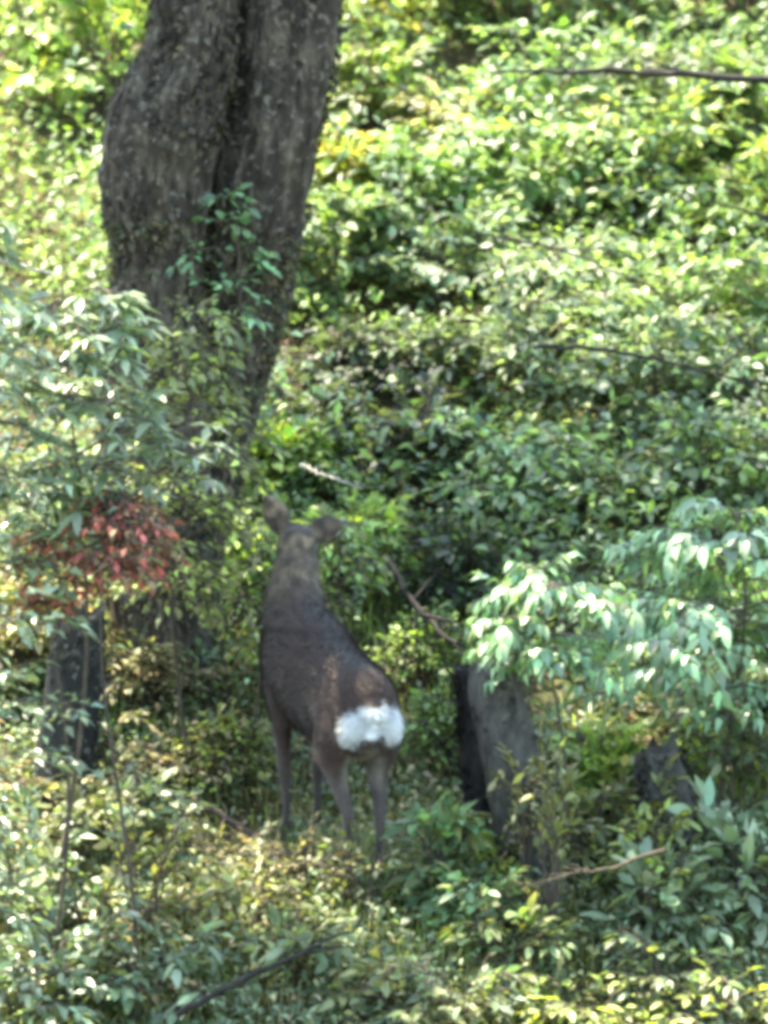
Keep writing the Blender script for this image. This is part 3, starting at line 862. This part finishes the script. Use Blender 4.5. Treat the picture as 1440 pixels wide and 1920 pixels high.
cover('undergrowth', 'low bright green leaves covering the upper slope', 38000, (-3, 3.4, 3.2, 7.5), 'mid', 'lime', .5, .05, .3, hole)
cover('undergrowth', 'low dull green leaves covering the slope just behind the deer', 26000, (-3, 3.4, 1.0, 3.3), 'mid', 'greygreen', .5, .05, .28, hole)
cover('ground_cover', 'low dull green and silvery leaves over the ground in front of the deer', 42000, (-2.4, 2.6, -2.9, 1.0), 'greygreen', 'silver', .45, .045, .13, lambda x, y: patchy(x, y, 2.2, 2.1, -.45))

# ------------------------------------------------------------------ plants
S = 1 / PPM
def at(kind, label, px, py, Wp, Hp, color, name='shrub', cat='shrub', dy=0, **kw):
    b = G(px, py)
    if dy: b = Vector((b.x, b.y + dy, float(ground(b.x, b.y + dy))))
    sc = (b - CAM).length / DIST
    return plant(name, label, cat, b, Hp * S * sc, Wp * S * sc, color, **kw)

PL = [
 # (label, px, py base, half width, height, colour, options)
 ('lime green sunlit shrub in the top left corner, outermost', 40, 160, 190, 330, 'lime', dict(mix='yellowlime', frac=.4)),
 ('bright yellow-green shrub touching the left side of the twin trunk at the top', 205, 260, 170, 330, 'yellowlime', dict(mix='lime', frac=.5)),
 ('orange-yellow autumn shrub at the top edge right of the twin trunk', 800, 60, 150, 260, 'orange', dict(mix='yellow', frac=.6)),
 ('pale yellow shrub between the orange shrub and the twin trunk', 670, 140, 130, 260, 'yellowlime', dict(mix='yellow', frac=.3)),
 ('fresh green shrub at the top edge right of the orange one', 990, 60, 190, 260, 'lime', dict(mix='mint', frac=.3)),
 ('light green shrub at the top edge above the long bare branch', 1180, 60, 180, 280, 'lime', dict(mix='green', frac=.4)),
 ('dull green shrub filling the top right corner', 1410, 60, 170, 270, 'mid', dict(mix='lime', frac=.2)),
 ('tan-leaved shrub under the left end of the long bare branch', 880, 290, 120, 190, 'straw', dict(mix='olive', frac=.5)),
 ('olive shrub beside the twin trunk under the pale yellow one', 690, 270, 120, 200, 'olive', dict(mix='lime', frac=.4)),
 ('mid green shrub just below the long bare branch', 1050, 280, 180, 230, 'green', dict(mix='mint', frac=.4)),
 ('dark olive shrub below the bare branch near the right edge', 1270, 300, 190, 230, 'dark', dict(mix='olive', frac=.4)),
 ('green shrub at the right edge level with the dark olive one', 1440, 330, 130, 230, 'mid', dict(mix='lime', frac=.4)),
 ('small bright yellow shrub against the right side of the twin trunk', 645, 390, 95, 160, 'yellow', dict(mix='yellowlime', frac=.6)),
 ('lime shrub with rounded leaves right of the small yellow shrub', 800, 420, 150, 190, 'lime', dict(mix='mint', frac=.4)),
 ('arching pale green shrub in the middle of the upper right', 1010, 440, 180, 220, 'lime', dict(mix='mint', frac=.5)),
 ('sunlit yellow-green shrub above the slanting brown twig', 1210, 450, 190, 220, 'yellowlime', dict(mix='mint', frac=.4)),
 ('sunlit lime shrub at the right edge above the short dark twig', 1420, 470, 150, 210, 'yellowlime', dict(mix='lime', frac=.5)),
 ('mid green shrub against the twin trunk a third of the way down', 640, 570, 150, 190, 'mid', dict(mix='greygreen', frac=.4)),
 ('grey-green shrub around the left end of the slanting brown twig', 850, 600, 180, 210, 'greygreen', dict(mix='mint', frac=.3)),
 ('grey-green shrub under the slanting brown twig', 1080, 620, 190, 220, 'greygreen', dict(mix='silver', frac=.3)),
 ('moss green shrub right of the slanting brown twig end', 1330, 630, 190, 210, 'mid', dict(mix='lime', frac=.4)),
 ('dull green shrub just above the dark hollow', 800, 690, 130, 130, 'greygreen', dict(mix='dark', frac=.4)),
 ('silvery green shrub around the thin dark twig', 1010, 790, 190, 200, 'silver', dict(mix='greygreen', frac=.5)),
 ('grey-green shrub under the thin dark twig', 1220, 800, 180, 200, 'greygreen', dict(mix='silver', frac=.4)),
 ('grey-green shrub at the right edge under the thin dark twig', 1430, 810, 150, 210, 'greygreen', dict(mix='mint', frac=.3)),
 ('vivid lime shrub between the twin trunk and the dark hollow', 505, 900, 100, 140, 'lime', dict(mix='yellowlime', frac=.5)),
 ('vivid lime shrub above the ears of the deer', 590, 930, 130, 120, 'lime', dict(mix='green', frac=.4)),
 ('near-black shrub added as shade in the hollow right of the twin trunk', 560, 830, 130, 140, 'black', dict(mix='dark', frac=.3)),  # this and the next three: shade of the gaps put into leaf colour
 ('low near-black shrub added as shade just above and left of the dark hollow', 680, 760, 120, 110, 'black', dict(mix='dark', frac=.3)),
 ('large near-black shrub added as shade up and right of the head of the deer', 785, 965, 115, 190, 'black', dict(mix='dark', frac=.3)),
 ('small near-black shrub added as shade under the curved dark branch', 830, 1160, 85, 200, 'black', dict(mix='dark', frac=.4)),
 ('pale silvery shrub right of the dark hollow', 930, 950, 150, 170, 'silver', dict(mix='mint', frac=.4)),
 ('yellowish green shrub above the drooping mint foliage', 1110, 980, 160, 190, 'olive', dict(mix='lime', frac=.5)),
 ('dull green shrub at the right edge above the drooping mint foliage', 1350, 990, 180, 190, 'greygreen', dict(mix='mid', frac=.4)),
 ('lime shrub between the twin trunk base and the neck of the deer', 430, 1130, 90, 180, 'lime', dict(mix='yellowlime', frac=.5)),
 ('lime shrub right of the head of the deer', 690, 1130, 110, 170, 'lime', dict(mix='yellowlime', frac=.4)),
 ('lime-green plant right of the back of the deer', 790, 1300, 80, 120, 'mid', dict(mix='lime', frac=.4, leaf_mul=.6)),
 ('mid green plant between the rump of the deer and the snag', 810, 1450, 85, 150, 'mid', dict(mix='lime', frac=.5, leaf_mul=.7)),
 ('pale straw and green bush at the left edge below the red-leaved saplings', 40, 1290, 130, 190, 'straw', dict(mix='olive', frac=.5)),
 ('olive bush at the foot of the twin trunk', 270, 1330, 120, 150, 'olive', dict(mix='straw', frac=.45, leaf_mul=.65)),
 ('lime plant left of the front legs of the deer', 425, 1460, 110, 100, 'yellowlime', dict(mix='straw', frac=.3, leaf_mul=.55)),
 ('dark green shrub at the right edge below the mint foliage', 1400, 1440, 130, 200, 'dark', dict(mix='greygreen', frac=.5)),
 ('yellow-green plant in front of the stump between the broken trunks', 1120, 1540, 70, 150, 'yellowlime', dict(mix='lime', frac=.5)),
]
for i, (label, px, py, wp, hp, colr, kw) in enumerate(PL):
    lf = .06 if py < 700 else .058
    kw = dict(kw); lf *= kw.pop('leaf_mul', 1)
    at('shrub', label, px + rnd.uniform(-25, 25), py + (rnd.uniform(-50, 50) if py < 1000 else 0), wp * 1.08, hp * rnd.uniform(.95, 1.35), colr, leaf=lf * rnd.uniform(.85, 1.2), spacing=.026, nb=22, tw=1.2, singles=16, aspect=rnd.choice([.42, .5, .58]), flat=.42, **kw)

# drooping mint foliage at the right (small trees with pinnate hanging leaves)
def sapling(label, base, H, R, colr, name='sapling', cat='sapling', **kw):
    return plant(name, label, cat, base, H, R, colr, **kw)
b = G(1375, 1560)
sapling('small tree with drooping mint green leaf sprays at the right edge', b, (1560 - 950) * S, .72, 'mint', nb=26, stem=(.42, .98), leaf=.068, aspect=.42, droop=.4, spacing=.034, style='pinnate', tw=1.0, singles=150, flat=.35, mat=M_GLOSS)
b = G(1050, 1700)
sapling('smaller sapling with drooping mint green leaves just above the grey snag', b, (1700 - 1060) * S, .31, 'mint', nb=13, stem=(.7, 1.0), leaf=.06, aspect=.42, droop=.4, lean=(-.06, 0), spacing=.034, style='pinnate', tw=1.0, singles=100, flat=.35, mat=M_GLOSS)

# whorled evergreen in front of the twin trunk at the left
b = G(110, 1830)
sapling('tall grey-green sapling with whorled narrow leaves in front of the twin trunk', b, (1830 - 500) * S * .96, .5, 'silver', nb=22, stem=(.6, 1.0), leaf=.095, aspect=.3, style='whorl', tw=1.0, singles=220, mat=M_GLOSS, mix='greygreen', frac=.5, lean=(.04, 0), droop=.2)
b = G(-60, 1980)
sapling('grey-green sapling with small glossy leaves along the left edge', b, (1980 - 300) * S * .93, .55, 'greygreen', nb=44, stem=(.15, 1.0), leaf=.065, aspect=.42, spacing=.03, singles=110, mat=M_GLOSS, mix='silver', frac=.4)
b = G(330, 1500)
sapling('young sapling with olive yellow leaves before the fork of the twin trunk', b, (1500 - 560) * S, .32, 'olive', nb=36, stem=(.4, 1.0), leaf=.048, aspect=.45, spacing=.03, singles=60, mix='yellowlime', frac=.3, lean=(.05, 0))
b = G(440, 1330)
sapling('thin sprig with pale green leaves hanging before the right stem of the twin trunk', b, (1330 - 350) * S, .16, 'mint', nb=7, stem=(.78, 1.0), leaf=.05, aspect=.45, spacing=.04, singles=30, lean=(-.02, 0))

# low plants in the foreground
FG = [
 ('silvery leaved plant in the left edge below the dead trunk', 50, 1720, 150, 190, 'silver', .075),
 ('grey-green leafy plant right of the dead trunk', 250, 1620, 130, 160, 'silver', .075),
 ('dry brownish leafy plant left of the hooves of the deer', 420, 1640, 110, 90, 'hay', .035),
 ('grey-green plant in the bottom left corner', 60, 1930, 170, 190, 'silver', .07),
 ('silvery plant along the bottom edge second from the left', 300, 1900, 150, 170, 'silver', .07),
 ('grey-green plant below the hooves of the deer', 560, 1830, 130, 110, 'greygreen', .07),
 ('leafy green plant with pale leaf tips right of the hind hooves', 820, 1680, 90, 180, 'mint', .085),
 ('mid green plant at the bottom right of centre', 960, 1820, 120, 140, 'mid', .06),
 ('olive plant along the bottom edge in the middle', 760, 1930, 150, 140, 'olive', .06),
 ('large-leaved silvery green plant before the right-hand broken trunk', 1230, 1800, 110, 230, 'silver', .085),
 ('grey-green plant at the right edge below the dark shrub', 1410, 1720, 120, 220, 'silver', .09),
 ('lime green plant along the bottom edge right of the middle', 1090, 1960, 140, 150, 'yellowlime', .055),
 ('bright lime plant in the bottom right corner', 1350, 1975, 190, 230, 'yellowlime', .055),
 ('dense olive bush in front of the dead trunk foot', 150, 1640, 110, 170, 'olive', .05),
 ('olive and straw bush between the dead trunk and the deer', 330, 1480, 110, 110, 'straw', .032),
 ('dense grey-green bush filling the bottom left, behind the corner plant', 170, 1800, 170, 240, 'greygreen', .055),
 ('olive bush below the branch left of the hooves', 450, 1760, 140, 150, 'olive', .05),
 ('low mint green plant before the foot of the grey snag', 900, 1760, 110, 130, 'mint', .06),
 ('olive leafy plant covering the low rounded stump', 1110, 1650, 90, 200, 'olive', .06),
 ('leafy olive plant wrapped round the right-hand broken trunk', 1200, 1640, 70, 230, 'olive', .05),
 ('dark green bush at the right edge behind the right-hand broken trunk', 1370, 1590, 130, 260, 'dark', .06),
 ('straw coloured sprig before the upper part of the grey snag', 985, 1690, 50, 330, 'straw', .04),
 ('grey-green bush along the bottom edge right of the fallen branch', 860, 1960, 150, 190, 'greygreen', .05),
 ('grey-green bush in the lower right behind the bright lime corner plant', 1250, 1900, 150, 170, 'greygreen', .05),
 ('olive tuft hiding the hind hooves of the deer', 680, 1720, 110, 190, 'olive', .035),
 ('dry brownish tuft hiding the front hooves of the deer', 560, 1680, 90, 125, 'hay', .03),
 ('tall olive and straw bush before the right half of the grey snag', 1030, 1770, 62, 400, 'olive', .045),
 ('yellow-green bush before the foot of the right-hand broken trunk', 1210, 1740, 90, 250, 'yellowlime', .05),
 ('tall grey-green bush in front of the dead trunk at the left edge', 40, 1800, 90, 380, 'silver', .05),
 ('tall olive bush right of the dead trunk', 270, 1780, 110, 420, 'olive', .05),
 ('straw coloured bush under the red-leaved saplings', 190, 1560, 110, 260, 'straw', .045),
 ('silvery bush at left between the dead trunk and the bottom edge', 130, 1900, 150, 300, 'silver', .06),
 ('acid green sprig below the grey snag base', 950, 1650, 55, 90, 'acid', .05),
 ('acid green fan-leaved sprig before the right-hand broken trunk top', 1290, 1500, 45, 150, 'acid', .05),
]
for (label, px, py, wp, hp, colr, lf) in FG:
    at('plant', label, px, py, wp, hp, colr, name='leafy_plant', cat='plant', leaf=lf, spacing=.04, nb=10, tw=.8, singles=40, aspect=.42, flat=.45, mat=M_GLOSS if colr == 'silver' else M_LEAF,
       mix='greygreen' if colr in ('silver',) else 'olive', frac=.3)

# ferns
def fern(label, base, n, L, color, name='fern', mix=None, frac=.2, lift=.8):
    e = tag(empty(name, base), label, 'fern')
    base = np.array(base)
    for f in range(n):
        a = f * 2.399 + rnd.uniform(-.3, .3)
        hdv = np.array([math.cos(a), math.sin(a), 0]); l = L * rnd.uniform(.7, 1.1)
        t = np.linspace(0, 1, 12)
        pts = base + np.outer(t * l * .75, hdv) + np.outer(l * lift * (t - .62 * t ** 2.2), [0, 0, 1])
        tb = Tubes(); tb.add(pts, .003 * (1 - .8 * t) + .0006, 4)
        o = tb.build('frond', M_TWIG, e)
        pos, dr, ln = [], [], []
        for k in range(40):
            s = .15 + .85 * k / 40; i0 = min(10, int(s * 11)); fr = s * 11 - i0
            q = pts[i0] * (1 - fr) + pts[i0 + 1] * fr
            tan = pts[i0 + 1] - pts[i0]; tan /= np.linalg.norm(tan)
            sd = np.cross(tan, [0, 0, 1]); sd /= np.linalg.norm(sd) + 1e-9
            for s2 in (1, -1):
                pos.append(q); dr.append(sd * s2 + tan * .45 + [0, 0, -.15]); ln.append(l * .26 * math.sin(math.pi * (.12 + .88 * (1 - s)) ** .8) + .008)
        pos, dr, ln = np.array(pos), np.array(dr), np.array(ln)
        V, F = leaf_mesh_arrays(pos, dr, np.array([0, 0, 1.]) + rng.normal(0, .2, (len(pos), 3)), ln, ln * .28)
        g = link('blade', np_mesh('blade', V, F, np.repeat(tints(color, len(pos), mix, frac), 5, 0)), M_DRY, o)
    return e
for (lab, px, py, L, n) in (('rust brown fern at the foot of the twin trunk', 330, 1290, .3, 11), ('straw brown fern left of the dead trunk', 40, 1500, .34, 11)):
    fern(lab, G(px, py), n, L, 'brown', mix='straw', frac=.5)
b = G(225, 1950)
sapling('slim sapling with rust red leaves in front of the twin trunk base', b, (1950 - 905) * S * .95, .22, 'red', nb=20, stem=(.84, 1.0), leaf=.036, aspect=.45, droop=.25, spacing=.024, singles=60, mix='brown', frac=.4, flat=.6, mat=M_DRY)
b = G(105, 1900)
sapling('smaller sapling with reddish brown leaves nearer the left edge', b, (1900 - 985) * S * .95, .13, 'red', nb=12, stem=(.85, 1.0), leaf=.034, aspect=.4, droop=.5, spacing=.022, singles=40, mix='brown', frac=.5, flat=.6, mat=M_DRY)
b = G(488, 1470)
sapling("slim sapling with straw and lime leaves brushing the left side of the deer's neck", b, (1470 - 1000) * S, .15, 'straw', nb=14, stem=(.5, 1.0), leaf=.04, aspect=.5, spacing=.03, singles=30, mix='lime', frac=.5)
b = G(640, 1380)
sapling('slim olive sapling with small leaves behind the right ear of the deer', b, (1380 - 960) * S, .14, 'olive', nb=14, stem=(.6, 1.0), leaf=.04, aspect=.5, spacing=.03, singles=30, mix='lime', frac=.5)
